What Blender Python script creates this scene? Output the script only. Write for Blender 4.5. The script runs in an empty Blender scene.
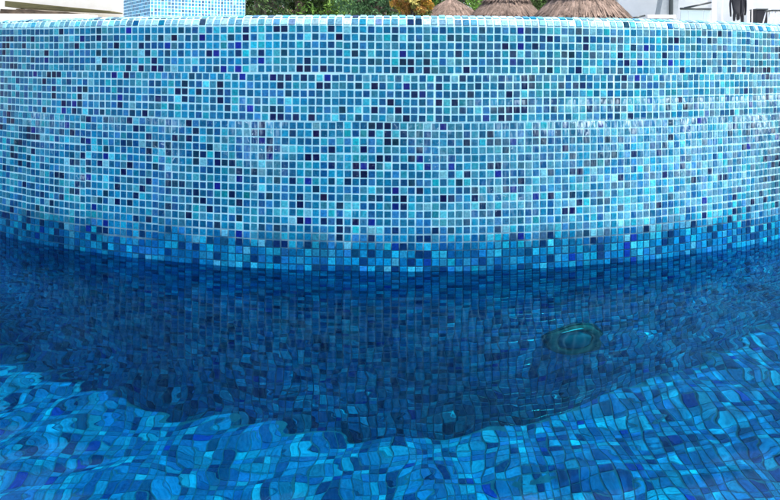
import bpy, bmesh, math, random
import numpy as np
from mathutils import Vector, Matrix

random.seed(7)
rng = np.random.default_rng(11)
R_ = math.radians
scene = bpy.context.scene
C = bpy.context.collection

# ------------------------------------------------------------------ camera
EYE = 0.706
cam_d = bpy.data.cameras.new("camera")
cam = bpy.data.objects.new("camera", cam_d)
C.objects.link(cam)
cam.location = (0, 0, EYE)
cam.rotation_euler = (R_(90), R_(-0.25), 0)
cam_d.sensor_width = 36.0
cam_d.lens = 36.0 * 700 / 780
cam_d.shift_y = -0.2470
cam_d.clip_start = 0.05
cam_d.clip_end = 2000
scene.camera = cam

# ------------------------------------------------------------------ sky, sun, exposure
SUN_EL, SUN_AZ = 67.0, 105.0          # azimuth clockwise from +Y
world = bpy.data.worlds.new("World")
scene.world = world
world.use_nodes = True
wn = world.node_tree
for n in list(wn.nodes):
    wn.nodes.remove(n)
sky = wn.nodes.new('ShaderNodeTexSky')
sky.sky_type = 'NISHITA'
sky.sun_disc = False
sky.sun_elevation = R_(SUN_EL)
sky.sun_rotation = R_(SUN_AZ)
sky.air_density = 0.8
sky.dust_density = 3.0
sky.ozone_density = 0.3
bg = wn.nodes.new('ShaderNodeBackground')
bg.inputs['Strength'].default_value = 0.15
wo = wn.nodes.new('ShaderNodeOutputWorld')
wn.links.new(sky.outputs[0], bg.inputs[0])
wn.links.new(bg.outputs[0], wo.inputs[0])

sun_d = bpy.data.lights.new("sun", 'SUN')
sun_d.energy = 2.2
sun_d.angle = R_(0.8)
sun_d.color = (1.0, 0.95, 0.88)
sun = bpy.data.objects.new("sun", sun_d)
C.objects.link(sun)
to_sun = Vector((math.sin(R_(SUN_AZ)) * math.cos(R_(SUN_EL)), math.cos(R_(SUN_AZ)) * math.cos(R_(SUN_EL)), math.sin(R_(SUN_EL))))
sun.rotation_euler = to_sun.to_track_quat('Z', 'Y').to_euler()
sun.location = (3, 2, 8)
try:
    sun_d.cycles.is_caustics_light = True
except Exception as e:
    print("caustic light", e)

scene.view_settings.view_transform = 'Standard'
scene.view_settings.look = 'None'
scene.view_settings.gamma = 1.0
scene.view_settings.exposure = 1.56
scene.view_settings.use_curve_mapping = False
cy = scene.cycles
cy.max_bounces = 10
cy.transmission_bounces = 8
cy.transparent_max_bounces = 12
cy.use_denoising = True
cy.sample_clamp_indirect = 8.0

# ------------------------------------------------------------------ helpers
def link(o, parent=None):
    C.objects.link(o)
    if parent is not None:
        o.parent = parent
    return o

def tag(o, label=None, cat=None, group=None, kind=None):
    if label: o['label'] = label
    if cat: o['category'] = cat
    if group: o['group'] = group
    if kind: o['kind'] = kind
    return o

def empty(name, loc=(0, 0, 0), rz=0.0):
    o = bpy.data.objects.new(name, None)
    o.empty_display_size = 0.1
    C.objects.link(o)
    o.location = loc
    o.rotation_euler = (0, 0, rz)
    return o

def mat(name, base=(0.5, 0.5, 0.5), rough=0.6, metal=0.0, spec=0.5):
    m = bpy.data.materials.new(name)
    m.use_nodes = True
    b = m.node_tree.nodes['Principled BSDF']
    b.inputs['Base Color'].default_value = (*base, 1)
    b.inputs['Roughness'].default_value = rough
    b.inputs['Metallic'].default_value = metal
    b.inputs['Specular IOR Level'].default_value = spec
    return m, m.node_tree, b

def N(nt, t, **kw):
    n = nt.nodes.new(t)
    for k, v in kw.items():
        setattr(n, k, v)
    return n

def math_node(nt, op, a, b=None, clamp=False):
    n = nt.nodes.new('ShaderNodeMath')
    n.operation = op
    n.use_clamp = clamp
    for i, x in enumerate((a, b)):
        if x is None: continue
        if isinstance(x, (int, float)): n.inputs[i].default_value = x
        else: nt.links.new(x, n.inputs[i])
    return n.outputs[0]

def ramp(nt, fac, stops):
    n = nt.nodes.new('ShaderNodeValToRGB')
    e = n.color_ramp.elements
    while len(e) > 1: e.remove(e[-1])
    e[0].position = stops[0][0]; e[0].color = (*stops[0][1], 1)
    for p, c in stops[1:]:
        x = e.new(p); x.color = (*c, 1)
    nt.links.new(fac, n.inputs[0])
    return n.outputs[0]

def mixc(nt, fac, a, b, blend='MIX'):
    n = nt.nodes.new('ShaderNodeMix')
    n.data_type = 'RGBA'
    n.blend_type = blend
    for idx, x in ((0, fac), (6, a), (7, b)):
        if isinstance(x, (int, float)): n.inputs[idx].default_value = x
        elif isinstance(x, tuple): n.inputs[idx].default_value = (*x, 1)
        else: nt.links.new(x, n.inputs[idx])
    return n.outputs[2]

def noisy(name, c1, c2, scale=5.0, rough=0.8, bump=0.1, detail=6, stretch=(1, 1, 1)):
    m, nt, b = mat(name, c1, rough)
    tc = N(nt, 'ShaderNodeTexCoord')
    mp = N(nt, 'ShaderNodeMapping')
    mp.inputs['Scale'].default_value = stretch
    nt.links.new(tc.outputs['Object'], mp.inputs[0])
    no = N(nt, 'ShaderNodeTexNoise')
    no.inputs['Scale'].default_value = scale
    no.inputs['Detail'].default_value = detail
    no.inputs['Roughness'].default_value = 0.6
    nt.links.new(mp.outputs[0], no.inputs[0])
    col = ramp(nt, no.outputs[0], [(0.3, c1), (0.7, c2)])
    nt.links.new(col, b.inputs['Base Color'])
    if bump:
        bp = N(nt, 'ShaderNodeBump')
        bp.inputs['Strength'].default_value = bump
        bp.inputs['Distance'].default_value = 0.02
        nt.links.new(no.outputs[0], bp.inputs['Height'])
        nt.links.new(bp.outputs[0], b.inputs['Normal'])
    return m

def raw_mesh(name, verts, faces, m=None, parent=None, smooth=False):
    """verts Nx3 array, faces Mx4 (or Mx3) array"""
    verts = np.asarray(verts, dtype=np.float32)
    faces = np.asarray(faces, dtype=np.int32)
    k = faces.shape[1]
    me = bpy.data.meshes.new(name)
    me.vertices.add(len(verts)); me.vertices.foreach_set('co', verts.ravel())
    me.loops.add(faces.size); me.loops.foreach_set('vertex_index', faces.ravel())
    me.polygons.add(len(faces))
    me.polygons.foreach_set('loop_start', np.arange(0, faces.size, k, dtype=np.int32))
    me.polygons.foreach_set('loop_total', np.full(len(faces), k, dtype=np.int32))
    me.polygons.foreach_set('use_smooth', np.full(len(faces), smooth, dtype=bool))
    me.update(calc_edges=True)
    if m: me.materials.append(m)
    return link(bpy.data.objects.new(name, me), parent)

def from_bm(name, bm, m=None, parent=None, smooth=False):
    me = bpy.data.meshes.new(name)
    bm.normal_update()
    bm.to_mesh(me); bm.free()
    if m: me.materials.append(m)
    if smooth:
        me.polygons.foreach_set('use_smooth', np.full(len(me.polygons), True))
    return link(bpy.data.objects.new(name, me), parent)

def bm_box(bm, x0, x1, y0, y1, z0, z1, bevel=0.0, rot=None):
    r = bmesh.ops.create_cube(bm, size=1.0)
    vs = r['verts']
    for v in vs:
        v.co = Vector(((x0 + x1) / 2 + v.co.x * (x1 - x0), (y0 + y1) / 2 + v.co.y * (y1 - y0), (z0 + z1) / 2 + v.co.z * (z1 - z0)))
    if bevel:
        es = set(e for v in vs for e in v.link_edges)
        bmesh.ops.bevel(bm, geom=list(es), offset=bevel, segments=2, affect='EDGES', profile=0.6)
    return vs

def bm_tube(bm, pts, rads, seg=10, cap=True):
    pts = [Vector(p) for p in pts]
    if isinstance(rads, (int, float)): rads = [rads] * len(pts)
    rings = []
    for i, p in enumerate(pts):
        d = (pts[min(i + 1, len(pts) - 1)] - pts[max(i - 1, 0)]).normalized()
        a = d.orthogonal().normalized() if i == 0 else (rings_a - d * rings_a.dot(d)).normalized()
        rings_a = a
        b = d.cross(a)
        rings.append([bm.verts.new(p + (a * math.cos(t) + b * math.sin(t)) * rads[i]) for t in [2 * math.pi * k / seg for k in range(seg)]])
    for r0, r1 in zip(rings, rings[1:]):
        for k in range(seg):
            bm.faces.new((r0[k], r0[(k + 1) % seg], r1[(k + 1) % seg], r1[k]))
    if cap:
        bm.faces.new(list(reversed(rings[0]))); bm.faces.new(rings[-1])

def bm_lathe(bm, prof, seg=24, cx=0, cy_=0):
    rings = []
    for r, z in prof:
        rings.append([bm.verts.new((cx + r * math.cos(2 * math.pi * k / seg), cy_ + r * math.sin(2 * math.pi * k / seg), z)) for k in range(seg)])
    for r0, r1 in zip(rings, rings[1:]):
        for k in range(seg):
            bm.faces.new((r0[k], r0[(k + 1) % seg], r1[(k + 1) % seg], r1[k]))
    bm.faces.new(list(reversed(rings[0]))); bm.faces.new(rings[-1])

def px(x, y, dist):
    """pixel of the 780x500 photograph -> a point at depth dist (used only to find real positions)"""
    return Vector(((x - 390) / 700 * dist, dist, EYE + (57.4 - y) / 700 * dist))

# ------------------------------------------------------------------ mosaic materials
P = 0.0264                      # tile pitch
PALETTE = np.array([
    (0.004, 0.215, 0.360), (0.005, 0.150, 0.270), (0.008, 0.280, 0.420), (0.025, 0.400, 0.480),
    (0.090, 0.560, 0.600), (0.050, 0.280, 0.360), (0.005, 0.110, 0.260), (0.003, 0.017, 0.075),
    (0.003, 0.030, 0.100), (0.006, 0.025, 0.250), (0.200, 0.530, 0.570), (0.030, 0.210, 0.420), (0.006, 0.060, 0.110),
    (0.015, 0.430, 0.460)])
WEIGHT = np.array([14, 16, 13, 8, 4, 11, 10, 6.0, 5.0, 2.2, 3.0, 6, 4.0, 2.5]); WEIGHT = WEIGHT / WEIGHT.sum()

def tile_colours(n, dark=0.76):
    idx = rng.choice(len(PALETTE), n, p=WEIGHT)
    c = PALETTE[idx] * rng.normal(1.0, 0.17, (n, 1)).clip(0.5, 1.5)
    c = c * np.array([[0.85, 1.0, 1.05]]) + rng.normal(0, 0.005, (n, 3))
    return np.clip(c * dark, 0.003, 0.8)

def tile_material(name, scale=False):
    m, nt, b = mat(name, (0.03, 0.2, 0.4), 0.12)
    at = N(nt, 'ShaderNodeAttribute', attribute_name='tint')
    tc = N(nt, 'ShaderNodeTexCoord')
    n1 = N(nt, 'ShaderNodeTexNoise'); n1.inputs['Scale'].default_value = 150; n1.inputs['Detail'].default_value = 4
    nt.links.new(tc.outputs['Object'], n1.inputs[0])
    mott = ramp(nt, n1.outputs[0], [(0.3, (0.62, 0.64, 0.68)), (0.52, (1, 1, 1)), (0.75, (1.3, 1.28, 1.28))])
    col = mixc(nt, 1.0, at.outputs['Color'], mott, 'MULTIPLY')
    # chalky speckle inside the glass
    n2 = N(nt, 'ShaderNodeTexNoise'); n2.inputs['Scale'].default_value = 480; n2.inputs['Detail'].default_value = 2
    nt.links.new(tc.outputs['Object'], n2.inputs[0])
    sp = ramp(nt, n2.outputs[0], [(0.62, (0, 0, 0)), (0.74, (1, 1, 1))])
    spf = math_node(nt, 'MULTIPLY', sp, 0.07)
    col = mixc(nt, spf, col, (0.30, 0.50, 0.60))
    b.inputs['Specular IOR Level'].default_value = 0.10
    rough = ramp(nt, n1.outputs[0], [(0.3, (0.10,) * 3), (0.7, (0.28,) * 3)])
    if scale:
        # lime scale: dribbles below the two sheet joints, blotches, and a thin film on the right
        sx = N(nt, 'ShaderNodeSeparateXYZ'); nt.links.new(tc.outputs['Object'], sx.inputs[0])
        X, Z = sx.outputs[0], sx.outputs[2]
        mp = N(nt, 'ShaderNodeMapping'); mp.inputs['Scale'].default_value = (110, 110, 26)
        nt.links.new(tc.outputs['Object'], mp.inputs[0])
        dr = N(nt, 'ShaderNodeTexNoise'); dr.inputs['Scale'].default_value = 1.0; dr.inputs['Detail'].default_value = 5
        nt.links.new(mp.outputs[0], dr.inputs[0])
        bl = N(nt, 'ShaderNodeTexNoise'); bl.inputs['Scale'].default_value = 4.5; bl.inputs['Detail'].default_value = 4
        nt.links.new(tc.outputs['Object'], bl.inputs[0])
        def band(z0, h):
            d = math_node(nt, 'SUBTRACT', z0, Z)
            up = math_node(nt, 'MULTIPLY', d, 400.0, clamp=True)
            dn = math_node(nt, 'SUBTRACT', 1.0, math_node(nt, 'DIVIDE', d, h), clamp=True)
            return math_node(nt, 'MULTIPLY', up, dn)
        blob = ramp(nt, bl.outputs[0], [(0.50, (0, 0, 0)), (0.68, (1, 1, 1))])
        rightness = math_node(nt, 'MULTIPLY', math_node(nt, 'SUBTRACT', X, 0.1), 0.85, clamp=True)
        b1 = band(0.492, 0.06); b2 = band(0.566, 0.05); b3 = band(0.655, 0.05); b4 = band(0.50, 0.45)
        t1 = math_node(nt, 'MULTIPLY', b1, math_node(nt, 'ADD', blob, math_node(nt, 'MULTIPLY', rightness, 0.4)))
        t2 = math_node(nt, 'MULTIPLY', b2, math_node(nt, 'MULTIPLY', math_node(nt, 'ADD', math_node(nt, 'MULTIPLY', blob, .3), rightness), 1.1))
        t3 = math_node(nt, 'MULTIPLY', b3, math_node(nt, 'MULTIPLY', blob, 0.4))
        t4 = math_node(nt, 'MULTIPLY', b4, math_node(nt, 'ADD', math_node(nt, 'MULTIPLY', blob, 0.28), math_node(nt, 'MULTIPLY', rightness, 0.35)))
        tot = math_node(nt, 'ADD', math_node(nt, 'ADD', t1, t2), math_node(nt, 'ADD', t3, t4))
        drk = ramp(nt, dr.outputs[0], [(0.47, (0, 0, 0)), (0.60, (1, 1, 1))])
        f = math_node(nt, 'MULTIPLY', math_node(nt, 'MULTIPLY', tot, drk), 0.85, clamp=True)
        film = math_node(nt, 'MULTIPLY', tot, 0.05, clamp=True)
        f = math_node(nt, 'MAXIMUM', f, film)
        # fine scratches / crusty spots
        vo = N(nt, 'ShaderNodeTexNoise'); vo.inputs['Scale'].default_value = 38; vo.inputs['Detail'].default_value = 8; vo.inputs['Roughness'].default_value = 0.7
        vo.inputs['Distortion'].default_value = 1.5
        nt.links.new(tc.outputs['Object'], vo.inputs[0])
        cr = ramp(nt, vo.outputs[0], [(0.60, (0, 0, 0)), (0.64, (1, 1, 1))])
        crf = math_node(nt, 'MULTIPLY', cr, math_node(nt, 'MULTIPLY', math_node(nt, 'ADD', b1, b4), math_node(nt, 'ADD', blob, 0.15)), clamp=True)
        f = math_node(nt, 'MAXIMUM', f, crf)
        above = math_node(nt, 'MULTIPLY', math_node(nt, 'SUBTRACT', Z, 0.12), 20.0, clamp=True)
        f = math_node(nt, 'MULTIPLY', f, above)
        col = mixc(nt, f, col, (0.62, 0.78, 0.80))
        rough = mixc(nt, f, rough, (0.65, 0.65, 0.65))
    nt.links.new(col, b.inputs['Base Color'])
    nt.links.new(rough, b.inputs['Roughness'])
    bp = N(nt, 'ShaderNodeBump'); bp.inputs['Strength'].default_value = 0.25; bp.inputs['Distance'].default_value = 0.001
    n3 = N(nt, 'ShaderNodeTexNoise'); n3.inputs['Scale'].default_value = 90; n3.inputs['Detail'].default_value = 2
    nt.links.new(tc.outputs['Object'], n3.inputs[0])
    nt.links.new(n3.outputs[0], bp.inputs['Height']); nt.links.new(bp.outputs[0], b.inputs['Normal'])
    return m

M_TILE = tile_material('glass_mosaic', True)
M_TILE_FLOOR = tile_material('glass_mosaic_floor', False)

def grout_material():
    m, nt, b = mat('grout', (0.7, 0.8, 0.82), 0.8)
    tc = N(nt, 'ShaderNodeTexCoord')
    sx = N(nt, 'ShaderNodeSeparateXYZ'); nt.links.new(tc.outputs['Object'], sx.inputs[0])
    n1 = N(nt, 'ShaderNodeTexNoise'); n1.inputs['Scale'].default_value = 9; n1.inputs['Detail'].default_value = 5
    nt.links.new(tc.outputs['Object'], n1.inputs[0])
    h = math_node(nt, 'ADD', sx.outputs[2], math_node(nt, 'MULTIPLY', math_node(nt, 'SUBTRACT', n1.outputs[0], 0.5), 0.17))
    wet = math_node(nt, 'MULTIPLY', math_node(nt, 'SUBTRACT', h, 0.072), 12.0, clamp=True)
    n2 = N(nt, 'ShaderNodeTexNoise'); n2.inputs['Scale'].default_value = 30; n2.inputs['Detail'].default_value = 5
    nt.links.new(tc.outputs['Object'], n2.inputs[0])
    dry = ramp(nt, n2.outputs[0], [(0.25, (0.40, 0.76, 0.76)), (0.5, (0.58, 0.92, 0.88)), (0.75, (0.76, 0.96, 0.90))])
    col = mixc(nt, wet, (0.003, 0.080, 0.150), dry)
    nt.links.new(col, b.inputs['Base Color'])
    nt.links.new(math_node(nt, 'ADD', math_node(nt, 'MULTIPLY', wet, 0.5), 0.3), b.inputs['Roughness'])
    return m
M_GROUT = grout_material()
M_GROUT_DARK = noisy('grout_dark', (0.006, 0.055, 0.095), (0.012, 0.085, 0.13), 20, 0.6, 0)
M_GROUT_PALE = noisy('grout_pale', (0.62, 0.78, 0.84), (0.78, 0.90, 0.92), 20, 0.8, 0)

def build_tiles(name, pos, U, V, Nn, col, m, parent=None, gap=0.0046, raise_=0.0016, tilt=0.012, half=None):
    """each row of pos/U/V/Nn is one mosaic tile: bevelled chip standing proud of the grout"""
    n = len(pos)
    if half is None:
        half = np.full((n, 2), (P - gap) / 2)
    half = half + rng.normal(0, 0.00022, (n, 2))
    ang = rng.normal(0, 0.012, n)
    u = U * np.cos(ang)[:, None] + V * np.sin(ang)[:, None]
    v = V * np.cos(ang)[:, None] - U * np.sin(ang)[:, None]
    pos = pos + U * rng.normal(0, 0.00028, n)[:, None] + V * rng.normal(0, 0.00028, n)[:, None]
    tx, ty = rng.normal(0, tilt, n), rng.normal(0, tilt, n)
    hj = rng.normal(0, 0.00018, n)
    sg = np.array([(-1, -1), (1, -1), (1, 1), (-1, 1)])
    vs = []
    for (a, b) in sg:                                   # outer ring, in the grout
        vs.append(pos + u * (a * half[:, 0])[:, None] + v * (b * half[:, 1])[:, None] - Nn * 0.0010)
    for (a, b) in sg:                                   # inner ring, face of the chip
        ha, hb = half[:, 0] - 0.0011, half[:, 1] - 0.0011
        hgt = raise_ + hj + a * ha * tx + b * hb * ty
        vs.append(pos + u * (a * ha)[:, None] + v * (b * hb)[:, None] + Nn * hgt[:, None])
    verts = np.stack(vs, 1).reshape(-1, 3)
    base = (np.arange(n) * 8)[:, None]
    quads = [(4, 5, 6, 7), (0, 1, 5, 4), (1, 2, 6, 5), (2, 3, 7, 6), (3, 0, 4, 7)]
    faces = np.stack([base + np.array(q)[None, :] for q in quads], 1).reshape(-1, 4)
    o = raw_mesh(name, verts, faces, m, parent)
    a = o.data.attributes.new('tint', 'FLOAT_COLOR', 'FACE')
    cc = np.repeat(np.concatenate([col, np.ones((n, 1))], 1), 5, axis=0).astype(np.float32)
    a.data.foreach_set('color', cc.ravel())
    return o

def wave_field(x, y, specs, seed):
    r = np.random.default_rng(seed)
    h = np.zeros_like(x)
    for (lam, slope, cnt, spread, dir0) in specs:
        for _ in range(cnt):
            L = lam * r.uniform(0.75, 1.3); k = 2 * np.pi / L
            a = dir0 + r.normal(0, spread)
            # warp so that the crests bend
            w = 0.35 * L * np.sin(2 * np.pi * (x * np.sin(a + 1.1) + y * np.cos(a + .4)) / (L * 4.3) + r.uniform(0, 6.28))
            h += slope / k / math.sqrt(cnt) * np.sin(k * ((x) * np.cos(a) + (y) * np.sin(a) + w) + r.uniform(0, 6.28))
    return h

# ------------------------------------------------------------------ the curved infinity wall
WR, WY = 2.85, 2.31 + 2.85          # radius and centre of the round upper pool
PHI = R_(80)
FLOOR_Z = -1.22
def wall_point(phi, rad, z):
    return np.stack([rad * np.sin(phi), WY - rad * np.cos(phi), z], -1)

wall = empty('curved_pool_wall', (0, 2.31, FLOOR_Z))
tag(wall, 'tall curved wall of blue glass mosaic with pale grout rising out of the pool water', 'wall')
wall_inv = Vector(wall.location)

def band(name, z_lo, rows, phase, off, seed_rows=None):
    ncol = int(2 * PHI * WR / P)
    cols = np.arange(ncol)
    rr = np.arange(rows)
    cg, rg = np.meshgrid(cols, rr)
    cg, rg = cg.ravel(), rg.ravel()
    # 12 x 12 paper-faced sheets, each laid a touch out of line
    sc_, sr = cg // 12, rg // 12
    js = rng.normal(0, 0.0007, (sc_.max() + 1, sr.max() + 1, 2))
    jx, jz = js[sc_, sr, 0], js[sc_, sr, 1]
    wob = 0.0010 * np.sin(cg * 0.09 + rg * 0.05 + phase * 9) + 0.0007 * np.sin(cg * 0.23 + 1.3 * phase)
    phi = -PHI + ((cg + 0.5) * P + phase * P + jx) / WR
    z = z_lo + (rg + 0.5) * P + jz + wob
    pos = wall_point(phi, WR + off, z)
    U = np.stack([np.cos(phi), np.sin(phi), 0 * phi], -1)
    V = np.tile(np.array([0, 0, 1.0]), (len(phi), 1))
    Nn = np.stack([np.sin(phi), -np.cos(phi), 0 * phi], -1)
    keep = rng.random(len(phi)) > 0.00005
    pos, U, V, Nn, phi = pos[keep], U[keep], V[keep], Nn[keep], phi[keep]
    col = tile_colours(len(pos))
    # paler mix where the film of scale is heavy, to the right
    pale = np.clip(np.sin(phi) * 1.6, 0, 0.7)[:, None] * (rng.random((len(pos), 1)) < 0.4) * 0.5
    pale = pale * (pos[:, 2:3] > 0.1)
    col = col * (1 - pale) + np.array([[0.20, 0.44, 0.52]]) * pale
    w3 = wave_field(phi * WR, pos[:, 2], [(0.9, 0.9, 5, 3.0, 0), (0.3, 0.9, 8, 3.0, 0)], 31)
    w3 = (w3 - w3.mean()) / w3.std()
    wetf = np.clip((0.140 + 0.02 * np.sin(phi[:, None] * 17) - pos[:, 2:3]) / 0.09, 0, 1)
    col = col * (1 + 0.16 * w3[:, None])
    col = col * (1 - 0.15 * wetf) + np.array([[0.002, 0.14, 0.27]]) * 0.15 * wetf
    col = np.clip(col * (1 - wetf + wetf * np.array([[0.5, 0.98, 1.16]])), 0.001, .8)
    low = np.clip((0.090 + 0.02 * np.sin(phi * 23) - pos[:, 2]) / 0.04, 0, 1)
    half = np.full((len(pos), 2), (P - 0.0046) / 2) + 0.0009 * low[:, None]
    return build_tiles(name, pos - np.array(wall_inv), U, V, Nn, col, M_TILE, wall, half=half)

TOP0 = 0.6513 + 6 * P       # start of the rounded rim
band('mosaic_band', 0.4915 - 64 * P, 64, 0.0, 0.0)
band('mosaic_band', 0.4921, 6, 0.37, 0.0007)
band('mosaic_band', 0.6513, 6, 0.81, 0.0005)
# rounded rim: two rows on the curve, five across the flat top
rr_ = 0.034
ncol = int(2 * PHI * WR / P)
rows = []
for k in range(2):
    rows.append(('c', (k + 0.5) * math.pi / 4))
for k in range(6):
    rows.append(('f', (k + 0.5) * P))
pp, UU, VV, NN, HH = [], [], [], [], []
for kind, s in rows:
    phi = -PHI + ((np.arange(ncol) + 0.5) * P + 0.81 * P) / WR
    if kind == 'c':
        rad = WR - rr_ + rr_ * math.cos(s); z = TOP0 + rr_ * math.sin(s); nv = (math.cos(s), math.sin(s)); vv = (-math.sin(s), math.cos(s))
    else:
        rad = WR - rr_ - s; z = TOP0 + rr_; nv = (0, 1); vv = (-1, 0)
    rd = np.stack([np.sin(phi), -np.cos(phi), 0 * phi], -1)
    z3 = np.zeros_like(rd); z3[:, 2] = 1
    pp.append(wall_point(phi, rad, np.full_like(phi, z) + rng.normal(0, .0004, len(phi))))
    UU.append(np.stack([np.cos(phi), np.sin(phi), 0 * phi], -1)); NN.append(rd * nv[0] + z3 * nv[1]); VV.append(rd * vv[0] + z3 * vv[1])
    HH.append(np.tile([(P * rad / WR - 0.0046) / 2, (P - 0.0046) / 2], (len(phi), 1)))
pp, UU, VV, NN, HH = map(np.concatenate, (pp, UU, VV, NN, HH))
rim_col = tile_colours(len(pp)); pf = np.clip(rng.normal(0.42, 0.25, (len(pp), 1)), 0, 0.9); rim_col = rim_col * (1 - pf) + np.array([[0.45, 0.74, 0.76]]) * pf
build_tiles('rim_tiles', pp - np.array(wall_inv), UU, VV, NN, rim_col, M_TILE, wall, half=HH)
# grout bed: one body under all the tiles
prof = [(WR - 0.0008, FLOOR_Z - 0.05), (WR - 0.0008, 0.4918), (WR + 0.0004, 0.4922), (WR + 0.0004, 0.6508), (WR + 0.0002, 0.6510), (WR + 0.0002, TOP0)]
for k in range(1, 7):
    a = k * math.pi / 12
    prof.append((WR - rr_ + (rr_ - 0.0006) * math.cos(a), TOP0 + (rr_ - 0.0006) * math.sin(a)))
prof += [(WR - 0.22, TOP0 + rr_ - 0.0006), (WR - 0.22, 0.1)]
seg = 360
th = np.linspace(0, 2 * np.pi, seg, endpoint=False)
vs = np.concatenate([wall_point(th, r, np.full_like(th, z)) for r, z in prof]) - np.array(wall_inv)
fs = []
for i in range(len(prof) - 1):
    for k in range(seg):
        k2 = (k + 1) % seg
        fs.append((i * seg + k, i * seg + k2, (i + 1) * seg + k2, (i + 1) * seg + k))
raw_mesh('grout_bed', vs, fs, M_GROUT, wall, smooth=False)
RIM_Z = TOP0 + rr_
# the grout shader reads height above water: keep object coords in metres above water
for o in wall.children:
    o.data.transform(Matrix.Translation(wall.location))
    o.location = -wall.location

# ------------------------------------------------------------------ pool floor, basin, waters, ground
PX0, PX1, PY0, PY1 = -4.2, 4.2, -0.45, 5.6
FP = 0.030          # floor tiles are a size larger
nx, ny = int((PX1 - PX0) / FP), int((3.9 - PY0) / FP)
gx, gy = np.meshgrid(np.arange(nx), np.arange(ny)); gx, gy = gx.ravel(), gy.ravel()
js = rng.normal(0, 0.001, (nx // 12 + 1, ny // 12 + 1, 2))
fx = PX0 + (gx + 0.5) * FP + js[gx // 12, gy // 12, 0]; fy = PY0 + (gy + 0.5) * FP + js[gx // 12, gy // 12, 1]
keep = np.hypot(fx, fy - WY) > WR + 0.006
fx, fy = fx[keep], fy[keep]; n = len(fx)
def floor_z(x):          # the floor dips slightly in the middle and rises to the right
    return -1.155 + 0.055 * (x + np.sqrt(x * x + 0.15)) + 0.01 * np.abs(x)
pos = np.stack([fx, fy, floor_z(fx) + 0.001], -1)
one = np.ones(n)[:, None]
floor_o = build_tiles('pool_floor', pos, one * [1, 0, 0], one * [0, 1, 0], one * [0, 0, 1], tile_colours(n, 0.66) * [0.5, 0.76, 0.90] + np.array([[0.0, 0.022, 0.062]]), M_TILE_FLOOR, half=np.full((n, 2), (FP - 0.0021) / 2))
tag(floor_o, kind='structure')

def sheet(name, rects, z, m):
    vs, fs = [], []
    for (x0, x1, y0, y1) in rects:
        b = len(vs); vs += [(x0, y0, z), (x1, y0, z), (x1, y1, z), (x0, y1, z)]; fs.append((b, b + 1, b + 2, b + 3))
    return raw_mesh(name, vs, fs, m)
bx_ = np.linspace(PX0, PX1, 61)
fb = raw_mesh('pool_floor_bed', np.concatenate([np.stack([bx_, np.full(61, PY0), floor_z(bx_)], -1), np.stack([bx_, np.full(61, PY1), floor_z(bx_)], -1)]),
              [(k, k + 1, k + 62, k + 61) for k in range(60)], M_GROUT_DARK); tag(fb, kind='structure')

def shader_mosaic(name):
    """flat mosaic for the basin sides that the photograph does not show"""
    m, nt, b = mat(name, (0.03, 0.2, 0.4), 0.2)
    geo = N(nt, 'ShaderNodeTexCoord')
    vm = N(nt, 'ShaderNodeVectorMath', operation='SCALE'); vm.inputs['Scale'].default_value = 1 / P
    nt.links.new(geo.outputs['Object'], vm.inputs[0])
    fl = N(nt, 'ShaderNodeVectorMath', operation='FLOOR'); nt.links.new(vm.outputs[0], fl.inputs[0])
    wn_ = N(nt, 'ShaderNodeTexWhiteNoise', noise_dimensions='3D'); nt.links.new(fl.outputs[0], wn_.inputs[0])
    stops = []; acc = 0
    for c, w in zip(PALETTE, WEIGHT):
        stops.append((acc, tuple(c))); acc += w
    r = nt.nodes.new('ShaderNodeValToRGB'); r.color_ramp.interpolation = 'CONSTANT'
    e = r.color_ramp.elements
    while len(e) > 1: e.remove(e[-1])
    e[0].position = 0; e[0].color = (*stops[0][1], 1)
    for p, c in stops[1:]:
        x = e.new(p); x.color = (*c, 1)
    nt.links.new(wn_.outputs[0], r.inputs[0]); nt.links.new(r.outputs[0], b.inputs['Base Color'])
    return m
M_SIDE = shader_mosaic('basin_mosaic')
bm = bmesh.new()
t = 0.3
bm_box(bm, PX0 - t, PX0, PY0 - t, PY1 + t, FLOOR_Z - .3, 0.12)
bm_box(bm, PX1, PX1 + t, PY0 - t, PY1 + t, FLOOR_Z - .3, 0.12)
bm_box(bm, PX0, PX1, PY0 - t, PY0, FLOOR_Z - .3, 0.12)
bm_box(bm, PX0, PX1, PY1, PY1 + t, FLOOR_Z - .3, 0.12)
ba = from_bm('pool_basin', bm, M_SIDE); tag(ba, kind='structure')

M_DECK = noisy('pale_stone_paving', (0.30, 0.31, 0.30), (0.40, 0.41, 0.39), 3, 0.8, 0.1)
G = 600
gr = sheet('ground', [(-G, PX0 - 0.005, -G, G), (PX1 + 0.005, G, -G, G), (PX0 - 0.005, PX1 + 0.005, -G, PY0 - 0.005), (PX0 - 0.005, PX1 + 0.005, PY1 + 0.005, G)], 0.125, M_DECK)
tag(gr, kind='structure')

# water
def water_mat(name, dens, colr):
    m = bpy.data.materials.new(name); m.use_nodes = True
    nt = m.node_tree
    for x in list(nt.nodes): nt.nodes.remove(x)
    out = N(nt, 'ShaderNodeOutputMaterial')
    fr = N(nt, 'ShaderNodeFresnel'); fr.inputs['IOR'].default_value = 1.333
    g = N(nt, 'ShaderNodeBsdfRefraction'); g.inputs['IOR'].default_value = 1.333; g.inputs['Roughness'].default_value = 0.0
    g.inputs['Color'].default_value = (*colr, 1)
    gg = N(nt, 'ShaderNodeBsdfGlossy'); gg.inputs['Roughness'].default_value = 0.07; gg.inputs['Color'].default_value = (0.42, 0.72, 0.92, 1)
    mx = N(nt, 'ShaderNodeMixShader')
    nt.links.new(fr.outputs[0], mx.inputs[0]); nt.links.new(g.outputs[0], mx.inputs[1]); nt.links.new(gg.outputs[0], mx.inputs[2])
    nt.links.new(mx.outputs[0], out.inputs['Surface'])
    return m
M_WATER = water_mat('clear_water', 0, (0.12, 0.84, 0.98))

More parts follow.
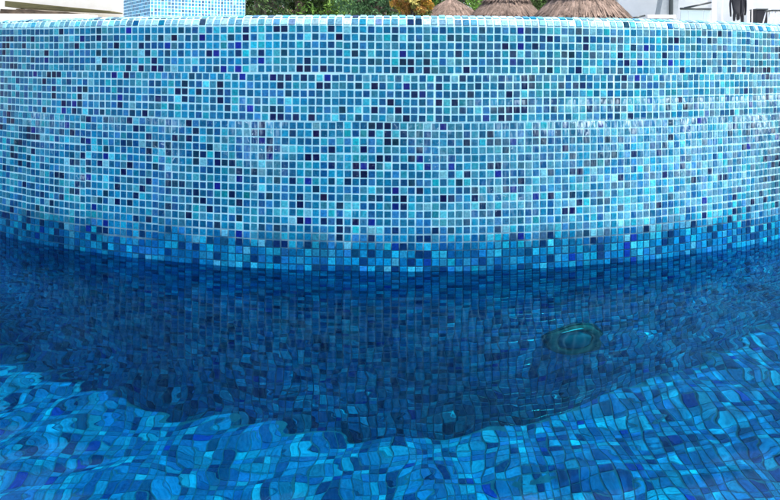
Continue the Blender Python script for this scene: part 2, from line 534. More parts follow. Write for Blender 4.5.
STEP = 0.011
wx = np.arange(PX0, PX1 + STEP, STEP); wy = np.arange(PY0, 4.6, STEP)
wx[-1] = PX1
X, Y = np.meshgrid(wx, wy)
big = wave_field(X, Y, [(0.75, 0.020, 5, 3.0, 0), (0.38, 0.040, 7, 3.0, 0)], 3)
mid = wave_field(X, Y, [(0.20, 0.050, 9, 3.0, 0)], 4)
fine = wave_field(X, Y, [(0.085, 0.050, 10, 3.0, 0), (0.05, 0.03, 8, 3.0, 0)], 5)
side = np.clip((np.abs(X) - 0.55) / 0.7, 0, 1)
near = np.clip((2.0 - Y) / 0.9, 0, 1)
near2 = np.clip((1.75 - Y) / 0.6, 0, 1)
lumpy = 0.6 + 0.8 * np.clip(0.5 + 0.5 * np.sin(X * 2.9 + 1.7 * np.sin(Y * 3.1) + 0.6), 0, 1)
spot = np.exp(-((X - 0.45) ** 2 + (Y - 1.80) ** 2) / (2 * 0.13 ** 2))
leftn = near * np.clip(-X / 0.5, 0, 1)
H = big * (0.40 + 0.35 * near) + mid * (0.27 + 0.25 * near + 0.25 * leftn + 0.2 * side + 0.4 * spot) + fine * (0.25 + 0.70 * side * (1 - near) + 0.36 * near + 0.15 * leftn)
H *= 0.72
idx = np.arange(X.size).reshape(X.shape)
q = np.stack([idx[:-1, :-1], idx[:-1, 1:], idx[1:, 1:], idx[1:, :-1]], -1).reshape(-1, 4)
rad = np.hypot(X, Y - WY).ravel()
keepf = (rad[q] > WR - 0.012).any(axis=1)
q = q[keepf]
verts = np.stack([X.ravel(), Y.ravel(), H.ravel()], -1)
used = np.zeros(len(verts), bool); used[q.ravel()] = True
remap = np.cumsum(used) - 1
water = raw_mesh('pool_water', verts[used], remap[q], M_WATER, smooth=True)
tag(water, kind='structure')
# the calm arms of the pool on both sides of the round wall
bw = sheet('pool_water_behind', [(PX0, PX1, float(wy[-1]), PY1)], 0.0, M_WATER); tag(bw, kind='structure')

# upper pool
uf = raw_mesh('upper_pool_floor', np.concatenate([wall_point(th, WR - 0.2205, np.full_like(th, 0.2)), [[0, WY, 0.2]]]),
              [(k, (k + 1) % seg, seg) for k in range(seg)], M_SIDE); tag(uf, kind='structure')
rs = np.linspace(0, WR - 0.2202, 60)
TT, RR = np.meshgrid(th, rs)
UX, UY = RR * np.sin(TT), WY - RR * np.cos(TT)
UZ = RIM_Z - 0.006 + 0.5 * wave_field(UX, UY, [(0.4, 0.04, 6, 3, 0)], 9)
i2 = np.arange(TT.size).reshape(TT.shape)
q2 = np.stack([i2[:-1], np.roll(i2[:-1], -1, 1), np.roll(i2[1:], -1, 1), i2[1:]], -1).reshape(-1, 4)
uw = raw_mesh('upper_pool_water', np.stack([UX, UY, UZ], -1).reshape(-1, 3), q2, M_WATER, smooth=True); tag(uw, kind='structure')

for o in (water, bw, uw):
    o.cycles.is_caustics_caster = True
for o in [floor_o, fb, ba] + list(wall.children):
    o.cycles.is_caustics_receiver = True
# ------------------------------------------------------------------ tiled pillar standing in the upper pool
pc = np.array([-1.817, 5.30]); al = R_(35); pw = 0.767
pil = empty('tiled_pillar', (pc[0], pc[1], 0.2))
tag(pil, 'square pillar of pale blue mosaic standing in the upper pool behind the curved wall', 'pillar')
u_f = np.array([math.cos(al), math.sin(al), 0]); n_f = np.array([math.sin(al), -math.cos(al), 0])
PH = 1.45
pcol = np.clip(PALETTE * 1.0 + 0.0, 0, 1)
def pillar_face(origin, u, nrm):
    c = int(pw / P); r = int(PH / P)
    a, b = np.meshgrid(np.arange(c), np.arange(r)); a, b = a.ravel(), b.ravel()
    m_ = (pw - c * P) / 2
    pos = np.array(origin)[None] + u[None] * ((a + .5) * P + m_)[:, None] + np.array([[0, 0, 1.0]]) * ((b + .5) * P)[:, None]
    k = len(pos); o1 = np.ones((k, 1))
    cc = tile_colours(k); cc = cc * 0.72 + 0.28 * np.array([[0.34, 0.58, 0.68]]) * rng.uniform(.6, 1.1, (k, 1))
    return build_tiles('mosaic_face', pos, o1 * u[None], o1 * [0, 0, 1.0], o1 * nrm[None], cc, M_TILE_FLOOR, pil)
pillar_face((0, 0, 0), u_f, n_f)
u_l = np.array([math.sin(al), -math.cos(al), 0]); 
pillar_face(np.array([-math.sin(al), math.cos(al), 0]) * pw, u_l, -u_f)
pillar_face(u_f * pw, -u_l, u_f)
bm = bmesh.new()
q0 = [Vector((0, 0, 0)), Vector(u_f * pw), Vector((u_f + np.array([-math.sin(al), math.cos(al), 0])) * pw), Vector(np.array([-math.sin(al), math.cos(al), 0]) * pw)]
b0 = [bm.verts.new(v) for v in q0]; b1 = [bm.verts.new(v + Vector((0, 0, PH))) for v in q0]
bm.faces.new(list(reversed(b0))); bm.faces.new(b1)
for k in range(4): bm.faces.new((b0[k], b0[(k + 1) % 4], b1[(k + 1) % 4], b1[k]))
from_bm('grout_bed', bm, M_GROUT_PALE, pil)
cen = sum(q0, Vector()) / 4
bm = bmesh.new()
b0 = [bm.verts.new(cen + (v - cen) * 1.06 + Vector((0, 0, PH + 0.003))) for v in q0]; b1 = [bm.verts.new(v.co + Vector((0, 0, 0.05))) for v in b0]
bm.faces.new(list(reversed(b0))); bm.faces.new(b1)
for k in range(4): bm.faces.new((b0[k], b0[(k + 1) % 4], b1[(k + 1) % 4], b1[k]))
M_RENDER = noisy('cream_render', (0.80, 0.74, 0.64), (0.86, 0.82, 0.73), 6, 0.85, 0.15)
M_WHITE = noisy('white_render', (0.78, 0.79, 0.77), (0.84, 0.85, 0.83), 4, 0.8, 0.08)
from_bm('capping', bm, M_RENDER, pil)

# ------------------------------------------------------------------ underwater pool light on the wall
ph = 0.220
lp = wall_point(np.array(ph), WR, np.array(-0.64))
lamp = empty('underwater_pool_light', tuple(lp), 0.0)
lamp.rotation_euler = (R_(90), 0, ph); lamp.scale = (.80, .80, 1)        # local +z looks out of the wall
tag(lamp, 'round dull metal pool light fixed to the tiled wall under the water', 'pool light')
M_STEEL, nts, bs = mat('dull_steel', (0.16, 0.075, 0.06), 0.9, 0.0, 0.1)
M_LENS, ntl, bl_ = mat('lamp_glass', (0.06, 0.15, 0.18), 0.8, 0, 0.1)
M_GASK, _, _ = mat('dark_gasket', (0.01, 0.014, 0.016), 0.7)
bm = bmesh.new(); bm_lathe(bm, [(0.15, 0.0), (0.15, 0.008), (0.138, 0.012), (0.138, 0.006)], 48); from_bm('gasket', bm, M_GASK, lamp, True)
bm = bmesh.new(); bm_lathe(bm, [(0.137, 0.004), (0.137, 0.022), (0.128, 0.030), (0.098, 0.030), (0.092, 0.024), (0.092, 0.006)], 48); ring = from_bm('face_ring', bm, M_STEEL, lamp, True)
bm = bmesh.new(); bm_lathe(bm, [(0.090, 0.008), (0.090, 0.026), (0.07, 0.034), (0.04, 0.038), (0.01, 0.040)], 48); from_bm('lens', bm, M_LENS, lamp, True)
for k in range(3):
    bm = bmesh.new(); a = R_(90 + 120 * k); bm_lathe(bm, [(0.006, 0.029), (0.006, 0.034), (0.003, 0.0355)], 10, 0.113 * math.cos(a), 0.113 * math.sin(a)); from_bm('screw', bm, M_STEEL, ring, True)
M_GLINT, _, _ = mat('glint_white', (0.6, 0.62, 0.6), 0.8)
bm = bmesh.new(); bm_tube(bm, [(0.128 * math.cos(R_(a)), 0.128 * math.sin(R_(a)), 0.036) for a in range(72, 128, 6)], [.001] + [.003] * 8 + [.001], 8); from_bm('ring_glint', bm, M_GLINT, lamp, True)  # highlight on top of the face ring, modelled as a thin whitish arc
for o in [lamp] + list(lamp.children):
    o.cycles.is_caustics_receiver = True

# ------------------------------------------------------------------ thatched palapas
def thatch_material(name, c1, c2):
    m, nt, b = mat(name, c1, 0.95)
    tc = N(nt, 'ShaderNodeTexCoord')
    no = N(nt, 'ShaderNodeTexNoise'); no.inputs['Scale'].default_value = 7; no.inputs['Detail'].default_value = 8
    nt.links.new(tc.outputs['Object'], no.inputs[0])
    at = N(nt, 'ShaderNodeAttribute', attribute_name='tint')
    col = ramp(nt, no.outputs[0], [(0.3, c1), (0.7, c2)])
    nt.links.new(mixc(nt, 1.0, col, at.outputs['Color'], 'MULTIPLY'), b.inputs['Base Color'])
    return m
M_THATCH = thatch_material('palm_thatch', (0.12, 0.085, 0.065), (0.235, 0.175, 0.14))
M_WOOD = noisy('pole_wood', (0.10, 0.06, 0.035), (0.18, 0.11, 0.07), 12, 0.8, 0.2)

def thatch_layer(name, r0, z0, r1, z1, count, parent, seed, length=0.55, sag=0.12):
    """thousands of palm strips laid down the cone between (r0,z0) at the top and (r1,z1) at the eave"""
    r = np.random.default_rng(seed)
    t = np.sqrt(r.uniform(0.0, 1.0, count)); t[: count // 4] = r.uniform(0.86, 1.0, count // 4)
    a = r.uniform(0, 2 * np.pi, count)
    L = length * r.uniform(0.6, 1.3, count); w = r.uniform(0.012, 0.03, count)
    slope = np.array([r1 - r0, z1 - z0]); sl = np.hypot(*slope); d = slope / sl
    rr = r0 + (r1 - r0) * t; zz = z0 + (z1 - z0) * t + sag * np.sin(np.pi * t) * 0.6
    lift = r.uniform(0.0, 0.04, count)
    ca, sa = np.cos(a), np.sin(a)
    a2 = a + r.normal(0, 0.03, count)
    drop = r.uniform(0.0, 0.10, count)
    def P3(rad, ang, z): return np.stack([rad * np.cos(ang), rad * np.sin(ang), z], -1)
    tan = np.stack([-sa, ca, 0 * a], -1)
    p0 = P3(np.maximum(rr - d[0] * L * .5, 0.01), a, zz - d[1] * L * .5 + lift * .3)
    p1 = P3(rr, (a + a2) / 2, zz + lift)
    p2 = P3(rr + d[0] * L * .5 * .85, a2, zz + d[1] * L * .5 + lift - drop)
    w_ = w[:, None]
    vs = np.stack([p0 - tan * w_, p0 + tan * w_, p1 + tan * w_, p1 - tan * w_, p2 + tan * w_ * .5, p2 - tan * w_ * .5], 1).reshape(-1, 3)
    b = (np.arange(count) * 6)[:, None]
    fs = np.stack([b + np.array([[0, 1, 2, 3]]), b + np.array([[3, 2, 4, 5]])], 1).reshape(-1, 4)
    o = raw_mesh(name, vs, fs, M_THATCH, parent)
    at = o.data.attributes.new('tint', 'FLOAT_COLOR', 'FACE')
    cc = np.ones((count * 2, 4), np.float32); cc[:, :3] = np.repeat(r.uniform(0.55, 1.25, (count, 1)), 2, axis=0) * np.array([[1, .97, .94]])
    at.data.foreach_set('color', cc.ravel())
    return o

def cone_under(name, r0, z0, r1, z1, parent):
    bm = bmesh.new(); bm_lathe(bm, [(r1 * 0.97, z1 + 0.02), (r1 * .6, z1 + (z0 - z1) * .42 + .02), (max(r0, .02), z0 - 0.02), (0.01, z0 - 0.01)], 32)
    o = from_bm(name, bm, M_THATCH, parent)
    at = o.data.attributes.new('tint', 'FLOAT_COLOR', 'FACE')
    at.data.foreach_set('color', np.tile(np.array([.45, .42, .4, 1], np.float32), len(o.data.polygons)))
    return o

def palapa(x_px, apex_y, eave_y, width_px, dist, label, seed, dens=1.0, cap=True):
    base = px(x_px, 60, dist)
    R1 = width_px / 2 / 700 * dist
    ze = EYE + (57.4 - eave_y) / 700 * dist; za = EYE + (57.4 - apex_y) / 700 * dist
    o = empty('thatched_umbrella', (base.x, base.y, 0.125))
    tag(o, label, 'thatched umbrella', 'thatched umbrellas beyond the pool')
    z0, z1 = za - .125, ze - .125
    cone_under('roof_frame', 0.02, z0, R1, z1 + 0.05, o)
    n1 = int(3200 * dens)
    if cap:
        zm = z1 + (z0 - z1) * 0.50; rm = R1 * 0.60
        thatch_layer('thatch', R1 * .28, z1 + (z0 - z1) * .82, R1, z1 + 0.06, n1, o, seed)
        thatch_layer('thatch_cap', 0.0, z0 + 0.06, rm, zm + 0.14, n1 // 2, o, seed + 1, 0.5)
    else:
        thatch_layer('thatch', 0.0, z0, R1, z1 + 0.04, n1, o, seed)
    bm = bmesh.new(); bm_tube(bm, [(0, 0, 0), (0.01, 0, z1 * .5), (0, 0, z0 - .05)], [.09, .08, .07], 10); from_bm('pole', bm, M_WOOD, o, True)
    bm = bmesh.new()
    for k in range(8):
        a = k * math.pi / 4 + .2
        bm_tube(bm, [(0.05 * math.cos(a), 0.05 * math.sin(a), z0 - .15), (R1 * .93 * math.cos(a), R1 * .93 * math.sin(a), z1 + .03)], .025, 6)
    from_bm('rafters', bm, M_WOOD, o)
    return o
palapa(581, -17, 15.5, 86, 16, 'largest thatched umbrella roof, brown and bushy, directly left of the white building', 21, 1.6)
palapa(506, -9, 15.5, 66, 22, 'brown thatched umbrella roof between the largest one and the trees', 31, 1.2)
palapa(451, -1, 19, 62, 25, 'pointed thatched umbrella roof just right of the golden leafed bush', 41, 1.0, False)
palapa(357, 9, 20, 40, 34, 'small far thatched tip just left of the golden leafed bush', 51, .5, False)
palapa(312, 12, 20, 32, 40, 'smallest far thatched tip in front of the dark trees', 61, .4, False)

# ------------------------------------------------------------------ trees
def leaf_material(name, c1, c2):
    m, nt, b = mat(name, c1, 0.55)
    at = N(nt, 'ShaderNodeAttribute', attribute_name='tint')
    nt.links.new(at.outputs['Color'], b.inputs['Base Color'])
    b.inputs['Specular IOR Level'].default_value = 0.2; b.inputs['Roughness'].default_value = 0.7
    return m
M_LEAF = leaf_material('leaves', (0.05, 0.09, 0.03), (0.1, 0.14, 0.04))
M_BARK = noisy('bark', (0.10, 0.075, 0.055), (0.2, 0.16, 0.12), 14, 0.9, 0.3)

def leaves(name, clumps, cols, size, per, parent, seed, droop=0.0):
    r = np.random.default_rng(seed)
    C_, N_ = [], []
    cidx = r.integers(0, len(cols), len(clumps))
    P_, K_ = [], []
    for (c, rad), ci in zip(clumps, cidx):
        n = max(8, int(per * rad * rad))
        d = r.normal(0, 1, (n, 3)); d /= np.linalg.norm(d, axis=1)[:, None]
        rr = rad * r.uniform(0.35, 1.08, n) ** 0.6
        P_.append(np.array(c)[None] + d * rr[:, None] * np.array([[1, 1, .8]])); K_.append(np.full(n, ci)); N_.append(d)
    P_ = np.concatenate(P_); K_ = np.concatenate(K_); N_ = np.concatenate(N_)
    n = len(P_)
    nn = N_ * 0.7 + r.normal(0, .6, (n, 3)); nn[:, 2] += 0.3; nn /= np.linalg.norm(nn, axis=1)[:, None]
    t = np.cross(nn, r.normal(0, 1, (n, 3))); t /= np.linalg.norm(t, axis=1)[:, None]
    s = np.cross(nn, t)
    L = size * r.uniform(.6, 1.4, (n, 1)); W = L * 0.38
    a = P_ - t * L * .5; b = P_ + s * W * .5 + nn * L * .06; c = P_ + t * L * .5 - nn * L * .1; d_ = P_ - s * W * .5 + nn * L * .06
    vs = np.stack([a, b, c, d_], 1).reshape(-1, 3); fs = np.arange(n * 4).reshape(-1, 4)
    o = raw_mesh(name, vs, fs, M_LEAF, parent)
    at = o.data.attributes.new('tint', 'FLOAT_COLOR', 'FACE')
    cc = np.ones((n, 4), np.float32); cc[:, :3] = np.clip(np.array(cols)[K_] * r.uniform(.6, 1.45, (n, 1)), 0, 1)
    at.data.foreach_set('color', cc.ravel())
    return o

DARK = [(0.030, 0.055, 0.018), (0.045, 0.085, 0.02), (0.025, 0.050, 0.024), (0.06, 0.10, 0.03)]
MID = [(0.07, 0.15, 0.025), (0.10, 0.20, 0.03), (0.05, 0.10, 0.02), (0.12, 0.19, 0.04)]
def tree(x_px, dist, h, wid, cols, label, seed, leaf=0.16, low=0.5, name='broadleaf_tree'):
    r = random.Random(seed)
    b = px(x_px, 60, dist)
    o = empty(name, (b.x, b.y, 0.125))
    tag(o, label, 'tree', 'trees beyond the upper pool')
    bm = bmesh.new()
    top = (r.uniform(-.3, .3), r.uniform(-.3, .3), h * .75)
    bm_tube(bm, [(0, 0, -0.1), (r.uniform(-.1, .1), 0, h * .3), top], [h * .035, h * .026, h * .01], 9)
    clumps = []
    for k in range(16):
        z = h * r.uniform(low, 1.0); a = r.uniform(0, 6.28); q = wid / 2 * math.sqrt(r.uniform(0.02, 1)) * (1 - 0.45 * max(0, (z / h - .6) / .4))
        c = (q * math.cos(a), q * math.sin(a), z)
        s0 = h * r.uniform(.25, .6)
        bm_tube(bm, [(top[0] * s0 / (h * .75), top[1] * s0 / (h * .75), s0), (c[0] * .6, c[1] * .6, (s0 + z) / 2 + .1), c], [h * .012, h * .008, h * .003], 6)
        clumps.append((c, wid * r.uniform(.13, .24)))
        for _ in range(5):
            clumps.append(((c[0] + r.uniform(-.5, .5) * wid * .3, c[1] + r.uniform(-.5, .5) * wid * .3, min(h, c[2] + r.uniform(-.5, .5) * h * .2)), wid * r.uniform(.07, .15)))
    from_bm('trunk', bm, M_BARK, o, True)
    leaves('crown', clumps, [tuple(v * 1.35 for v in c) for c in cols], leaf, 480, o, seed)
tree(262, 24, 4.6, 3.4, DARK, 'dark green tree immediately right of the tiled pillar', 3, low=.25)
tree(300, 27, 5.6, 4.0, MID, 'bright green bushy tree, second to the right of the tiled pillar', 5, low=.22)
tree(338, 29, 5.8, 4.2, DARK, 'dark shadowy tree behind the small thatched tips', 8, low=.22)
tree(378, 23, 4.6, 3.0, [(0.05, .11, .04), (0.08, .15, .06), (0.03, .07, .03)], 'grey green tree just left of the golden leafed bush', 13, low=.25)
tree(428, 33, 6.2, 5.0, DARK, 'dark tree standing behind the golden leafed bush', 17, low=.2)
tree(476, 31, 6.0, 4.4, MID, 'green tree rising between the pointed thatched roof and its brown neighbour', 19, low=.2)
tree(545, 38, 7.0, 7.0, DARK, 'dark tree showing between the two biggest thatched roofs', 23, low=.2)

# golden leafed bush in a dark pot
b = px(411, 60, 9.0)
gb = empty('golden_leafed_bush', (b.x, b.y, 0.125))
tag(gb, 'round bush with golden yellow and orange leaves in a dark pot behind the wall rim', 'bush')
M_POT = noisy('dark_pot', (0.03, 0.022, 0.018), (0.06, 0.045, 0.035), 8, 0.5, 0.1)
bm = bmesh.new(); bm_lathe(bm, [(.14, 0), (.17, .25), (.235, .95), (.25, 1.02), (.25, 1.06), (.225, 1.06), (.21, 1.0)], 28); from_bm('pot', bm, M_POT, gb, True)
r = random.Random(4); cl = []
bm = bmesh.new()
for k in range(46):
    a = r.uniform(0, 6.28); e = math.asin(r.uniform(-.75, 1)); q = .23 * r.uniform(.5, 1)
    c = (q * math.cos(a) * math.cos(e), q * math.sin(a) * math.cos(e), 1.30 + q * math.sin(e))
    cl.append((c, r.uniform(.05, .09))); 
    if k % 4 == 0: bm_tube(bm, [(0, 0, .98), (c[0] * .4, c[1] * .4, 1.2), c], [.012, .008, .003], 6)
from_bm('stems', bm, M_BARK, gb)
leaves('foliage', cl, [(.34, .24, .03), (.48, .34, .05), (.28, .12, .025), (.10, .12, .03), (.12, .10, .02), (.40, .22, .03), (.56, .44, .12)], 0.06, 9000, gb, 77)

# ------------------------------------------------------------------ cream wall at the far left with its timber ledge
D = 10.5
cw = empty('cream_wall', (px(40, 60, D).x, D, 0.125)); tag(cw, 'bright cream rendered wall at the far left behind the pool rim', 'wall')
def box_obj(name, x0, x1, y0, y1, z0, z1, m, parent=None, bevel=0.01):
    bm = bmesh.new(); 
    off = parent.location if parent else Vector((0, 0, 0))
    bm_box(bm, x0, x1, y0, y1, z0, z1, bevel)
    bmesh.ops.translate(bm, verts=bm.verts, vec=-off)
    return from_bm(name, bm, m, parent)
xl, xr = px(-60, 60, D).x, px(139, 60, D).x
box_obj('masonry', xl, xr, D, D + .35, .125, 2.7, M_RENDER, cw)
box_obj('coping', xl - .03, xr + .03, D - .04, D + .39, 2.703, 2.78, M_RENDER, cw)
M_OLIVE = noisy('olive_timber', (0.06, 0.056, 0.02), (0.15, 0.13, 0.05), 5, 0.8, 0.3, stretch=(1, 8, 8))
M_BROWN = noisy('dark_brown_soil', (0.03, 0.02, 0.012), (0.12, 0.085, 0.055), 9, 0.9, 0.5)
# sloping timber board: deep at its left end, running out to nothing at its right
def wedge(name, pts, y0, y1, m, parent):
    bm = bmesh.new(); off = parent.location if parent else Vector((0, 0, 0))
    f = [bm.verts.new(Vector((p.x, y0, p.z)) - off) for p in pts]; g = [bm.verts.new(Vector((p.x, y1, p.z)) - off) for p in pts]
    bm.faces.new(f); bm.faces.new(list(reversed(g)))
    for k in range(len(pts)): bm.faces.new((f[k], g[k], g[(k + 1) % len(pts)], f[(k + 1) % len(pts)]))
    bmesh.ops.recalc_face_normals(bm, faces=bm.faces)
    bmesh.ops.bevel(bm, geom=bm.edges[:], offset=.004, segments=1, affect='EDGES')
    return from_bm(name, bm, m, parent)
tb = empty('timber_ramp_board', (px(60, 60, D - .3).x, D - .3, 0.125))
tag(tb, 'weathered olive brown timber board sloping down to the right along the cream wall', 'timber board')
Dm = D - .3
wedge('board', [px(12, 3.5, Dm), px(12, 9.5, Dm), px(66, 12.6, Dm), px(116, 14.5, Dm), px(116, 13.2, Dm), px(60, 8.2, Dm)], Dm - .2, Dm + .25, M_OLIVE, tb)
for xx in (16, 60):
    p = px(xx, 60, Dm); top = px(xx, 10.2 if xx < 50 else 13, Dm).z
    box_obj('post', p.x - .05, p.x + .05, Dm + .08, Dm + .18, .125, top, M_WOOD, tb)
tr = empty('planter_trough', (px(30, 60, D - .9).x, D - .9, 0.125)); tag(tr, 'low pale trough filled with dark brown soil under the timber board', 'planter')
Dq = D - .9
a, c = px(3, 16.4, Dq), px(92, 16.8, Dq)
box_obj('trough', a.x, c.x, Dq - .2, Dq + .2, .125, a.z, M_RENDER, tr)
wedge('soil', [px(6, 16.3, Dq), px(90, 16.3, Dq), px(70, 14.2, Dq), px(48, 13.2, Dq), px(38, 11.8, Dq), px(20, 12.2, Dq), px(7, 11.6, Dq)], Dq - .17, Dq + .17, M_BROWN, tr)

# ------------------------------------------------------------------ white building, terrace and things at the right
DB = 18.0
terr = empty('raised_terrace', (px(700, 60, 14).x, 14, 0.125)); tag(terr, 'raised white terrace edge at the right behind the pool rim', 'terrace')
tz = EYE + (57.4 - 25) / 700 * 14
box_obj('terrace_slab', px(722, 60, 14).x, px(900, 60, 14).x, 14, DB + .1, tz - .12, tz, M_WHITE, terr)
box_obj('terrace_riser', px(722, 60, 14).x + .05, px(900, 60, 14).x, 14.06, DB + .1, .125, tz - .122, M_WHITE, terr)
bld = empty('white_building', (px(690, 60, DB).x, DB, 0.125)); tag(bld, 'modern white building with glass balustrades and columns at the right', 'building')
X_ = lambda x, d=DB: px(x, 60, d).x
Z_ = lambda y, d=DB: px(390, y, d).z
M_GREY = noisy('grey_concrete', (0.30, 0.33, 0.33), (0.42, 0.45, 0.45), 6, 0.7, 0.1)
M_GLASS, ntg, bgl = mat('pale_glass', (0.62, 0.74, 0.74), 0.08); bgl.inputs['Transmission Weight'].default_value = 0.25
M_DARKM, _, _ = mat('dark_metal', (0.05, 0.06, 0.06), 0.4, 0.6)
M_BLACK, _, _ = mat('black_cloth', (0.012, 0.013, 0.018), 0.85)
M_WPAINT, _, _ = mat('white_paint', (0.8, 0.8, 0.8), 0.4)
box_obj('facade', X_(606), X_(900), DB + 1.2, DB + 1.5, .125, 7.5, M_WHITE, bld)
box_obj('balcony_slab', X_(606), X_(900), DB - .2, DB + 1.2, 3.7, 3.95, M_WHITE, bld)
box_obj('roof_slab', X_(606), X_(900), DB - .3, DB + 1.7, 7.502, 7.7, M_WHITE, bld)
# slanting grey column with its dark recess, and the square white columns
wedge('slanting_column', [px(657, 28, DB), px(676, 28, DB), px(684, -70, DB), px(675, -70, DB)], DB + .0, DB + .35, M_GREY, bld)
wedge('dark_recess', [px(669.5, 28, DB - .05), px(672.5, 28, DB - .05), px(672.5, -70, DB - .05), px(669.5, -70, DB - .05)], DB - .08, DB - .002, M_DARKM, bld)
box_obj('column', X_(711), X_(715.5), DB - .05, DB + .2, .125, 3.698, M_WHITE, bld)
box_obj('column', X_(753), X_(757), DB + .3, DB + .5, .125, 3.698, M_WHITE, bld)
# windows of the facade (above the frame of the photograph)
for k in range(5):
    x0 = X_(600 + 55 * k); 
    f = box_obj('window', x0, x0 + 1.1, DB + 1.12, DB + 1.198, 4.6, 6.6, M_DARKM, bld); box_obj('pane', x0 + .05, x0 + 1.05, DB + 1.10, DB + 1.118, 4.65, 6.55, M_GLASS, f, 0).location = (0, 0, 0)
for f in list(bld.children):
    for g in f.children: g.data.transform(Matrix.Translation(-Vector(bld.location)))
# stair with its sloping rail, left of the slanting column
def rail(name, pts, rad, m, parent):
    bm = bmesh.new(); off = parent.location
    bm_tube(bm, [Vector(p) - off for p in pts], rad, 8); return from_bm(name, bm, m, parent, True)
st = empty('ramp_balustrade', (X_(650, 16), 16, .125)); tag(st, 'low white ramp wall with thin dark handrail beside the slanting grey column', 'balustrade')
wedge('side_wall', [px(624, 30, 16), px(672, 30, 16), px(672, 19.8, 16), px(628, 19.4, 16)], 16, 16.15, M_WHITE, st)
wedge('upper_wall', [px(646, 17.2, 16.3), px(674, 17.4, 16.3), px(674, 14.2, 16.3), px(646, 14.2, 16.3)], 16.2, 16.35, M_WHITE, st)
rail('handrail', [px(627, 18.6, 15.95), px(660, 19.0, 15.95)], .022, M_DARKM, st)
rail('sloping_rail', [px(627, 18.4, 15.93), px(645, 14.6, 15.93)], .020, M_DARKM, st)
for xx in (630, 645, 660):
    rail('rail_post', [px(xx, 30, 15.97), px(xx, 18.8, 15.97)], .014, M_DARKM, st)
gl = empty('glass_balustrade', (X_(696, 16), 16, .125)); tag(gl, 'pale glass balustrade with a dark top rail left of the square white column', 'balustrade')
for i, (x0, x1) in enumerate(((680.5, 688), (688.4, 703), (703.4, 710.5))):
    wedge('glass_panel', [px(x0, 30, 16), px(x1, 30, 16), px(x1, 8.3, 16), px(x0, 8.3 - (0.6 if i == 0 else 0), 16)], 16, 16.012, M_GLASS, gl)
rail('top_rail', [px(680, 7.6, 15.98), px(711, 7.9, 15.98)], .024, M_DARKM, gl)
rail('sloping_rail', [px(684, 7.0, 16.2), px(711, 1.2, 16.2)], .022, M_DARKM, gl)
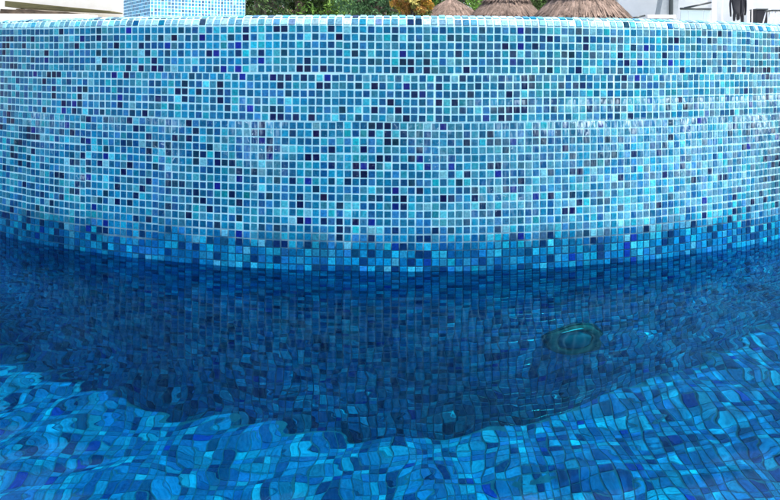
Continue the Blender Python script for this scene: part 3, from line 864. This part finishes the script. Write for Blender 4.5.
# hanging black wetsuits
DW = 15.2
rl = empty('clothes_rail', (X_(738, DW), DW, tz)); tag(rl, 'thin metal clothes rail carrying the black wetsuits on the terrace', 'clothes rail')
rail('crossbar', [px(722, -20, DW), px(752, -20, DW)], .012, M_WPAINT, rl)
for xx in (722, 752):
    rail('upright', [Vector((X_(xx, DW), DW, tz)), px(xx, -20, DW)], .012, M_WPAINT, rl)
def wetsuit(xc, y_off, legs, label, seed):
    """limp wetsuit hung by the shoulders: torso, two arms, two legs as one soft skin"""
    o = empty('wetsuit', (X_(xc, DW), DW + y_off, Z_(-7, DW))); tag(o, label, 'wetsuit', 'black wetsuits hung up to dry')
    k = DW / 700
    me = bpy.data.meshes.new('suit'); r = random.Random(seed)
    V = [(0, 0, -6), (0, 0, 0), (0, 0, 2.5)]; E = [(0, 1), (1, 2)]; Rr = [(3.6, 1.3), (4.2, 1.4), (1.3, 1.0)]
    def chain(start, pts, rads):
        p = start
        for q, rd in zip(pts, rads):
            V.append((q[0], q[1] + r.uniform(-.4, .4), q[2])); Rr.append((rd, rd * .55)); E.append((p, len(V) - 1)); p = len(V) - 1
    V.append((0, 0, -13)); Rr.append((3.0, 1.4)); E.append((0, 3))
    V.append((0, 0, -17)); Rr.append((3.2, 1.5)); E.append((3, 4))
    chain(1, [(-4.6, 0, -2), (-5.8, 0, -10), (-5.6, .2, -18), (-5.2, .4, -23)], (1.4, 1.3, 1.2, 1.0))
    chain(1, [(4.6, 0, -2), (5.4, 0, -10), (5.2, .2, -17), (4.8, .4, -21)], (1.4, 1.3, 1.2, 1.0))
    for (dx, L) in legs:
        chain(4, [(dx * .7, 0, -19), (dx, 0, -21.5), (dx * 1.05, 0, -L)], (2.1, 1.8, 1.3))
    me.from_pydata([(a * k, b_ * k, c * k) for a, b_, c in V], E, [])
    s = link(bpy.data.objects.new('suit', me), o)
    me.materials.append(M_BLACK)
    md = s.modifiers.new('skin', 'SKIN')
    for i, sv in enumerate(me.skin_vertices[0].data):
        sv.radius = (Rr[i][0] * k * 1.45, Rr[i][1] * k * 1.3)
        sv.use_root = (i == 1)
    s.modifiers.new('sub', 'SUBSURF').levels = 2
    s.modifiers['sub'].render_levels = 2
    bm = bmesh.new(); bm_tube(bm, [(-3.5 * k, 0, .6 * k), (0, 0, 1.6 * k), (3.5 * k, 0, .6 * k)], .012, 6); bm_tube(bm, [(0, 0, 1.6 * k), (0, 0, 4.6 * k)], .006, 6)
    from_bm('hanger', bm, M_WPAINT, o)
wetsuit(733.2, -.12, ((-1.9, 27.5), (2.4, 26)), 'left black wetsuit of the pair, its legs ending higher above the terrace', 2)
wetsuit(742.5, .10, ((-2.6, 26), (1.9, 31.0)), 'right black wetsuit of the pair, one leg hanging lower beside the white wall', 6)
# black box and the white-legged table
DC = 15.6
bx = empty('black_box', (X_(762, DC), DC, tz)); tag(bx, 'square black box on the terrace beside the white legged stool', 'box')
box_obj('box_body', X_(756.5, DC), X_(767.5, DC), DC, DC + .3, tz + .001, Z_(8.6, DC), M_BLACK, bx, .015)
box_obj('lid', X_(756, DC), X_(768, DC), DC - .01, DC + .31, Z_(8.6, DC) + .002, Z_(7.2, DC), M_DARKM, bx, .01)
sl = empty('folding_stool', (X_(774, 15.2), 15.2, tz)); tag(sl, 'dark seated stool on splayed white metal legs at the far right of the terrace', 'stool')
DS = 15.2
box_obj('seat', X_(768, DS), X_(786, DS), DS - .16, DS + .16, Z_(10.2, DS), Z_(8.6, DS), M_DARKM, sl, .01)
for yy in (-.13, .13):
    for (xa, xb) in ((769, 765.5), (772.5, 771), (779, 781), (784, 787)):
        rail('leg', [Vector((X_(xa, DS), DS + yy, Z_(10.3, DS))), Vector((X_(xb, DS), DS + yy * 1.3, tz + .005))], .014, M_WPAINT, sl)
rail('stretcher', [Vector((X_(767.5, DS), DS - .14, Z_(17, DS))), Vector((X_(785.5, DS), DS - .14, Z_(17, DS)))], .010, M_WPAINT, sl)
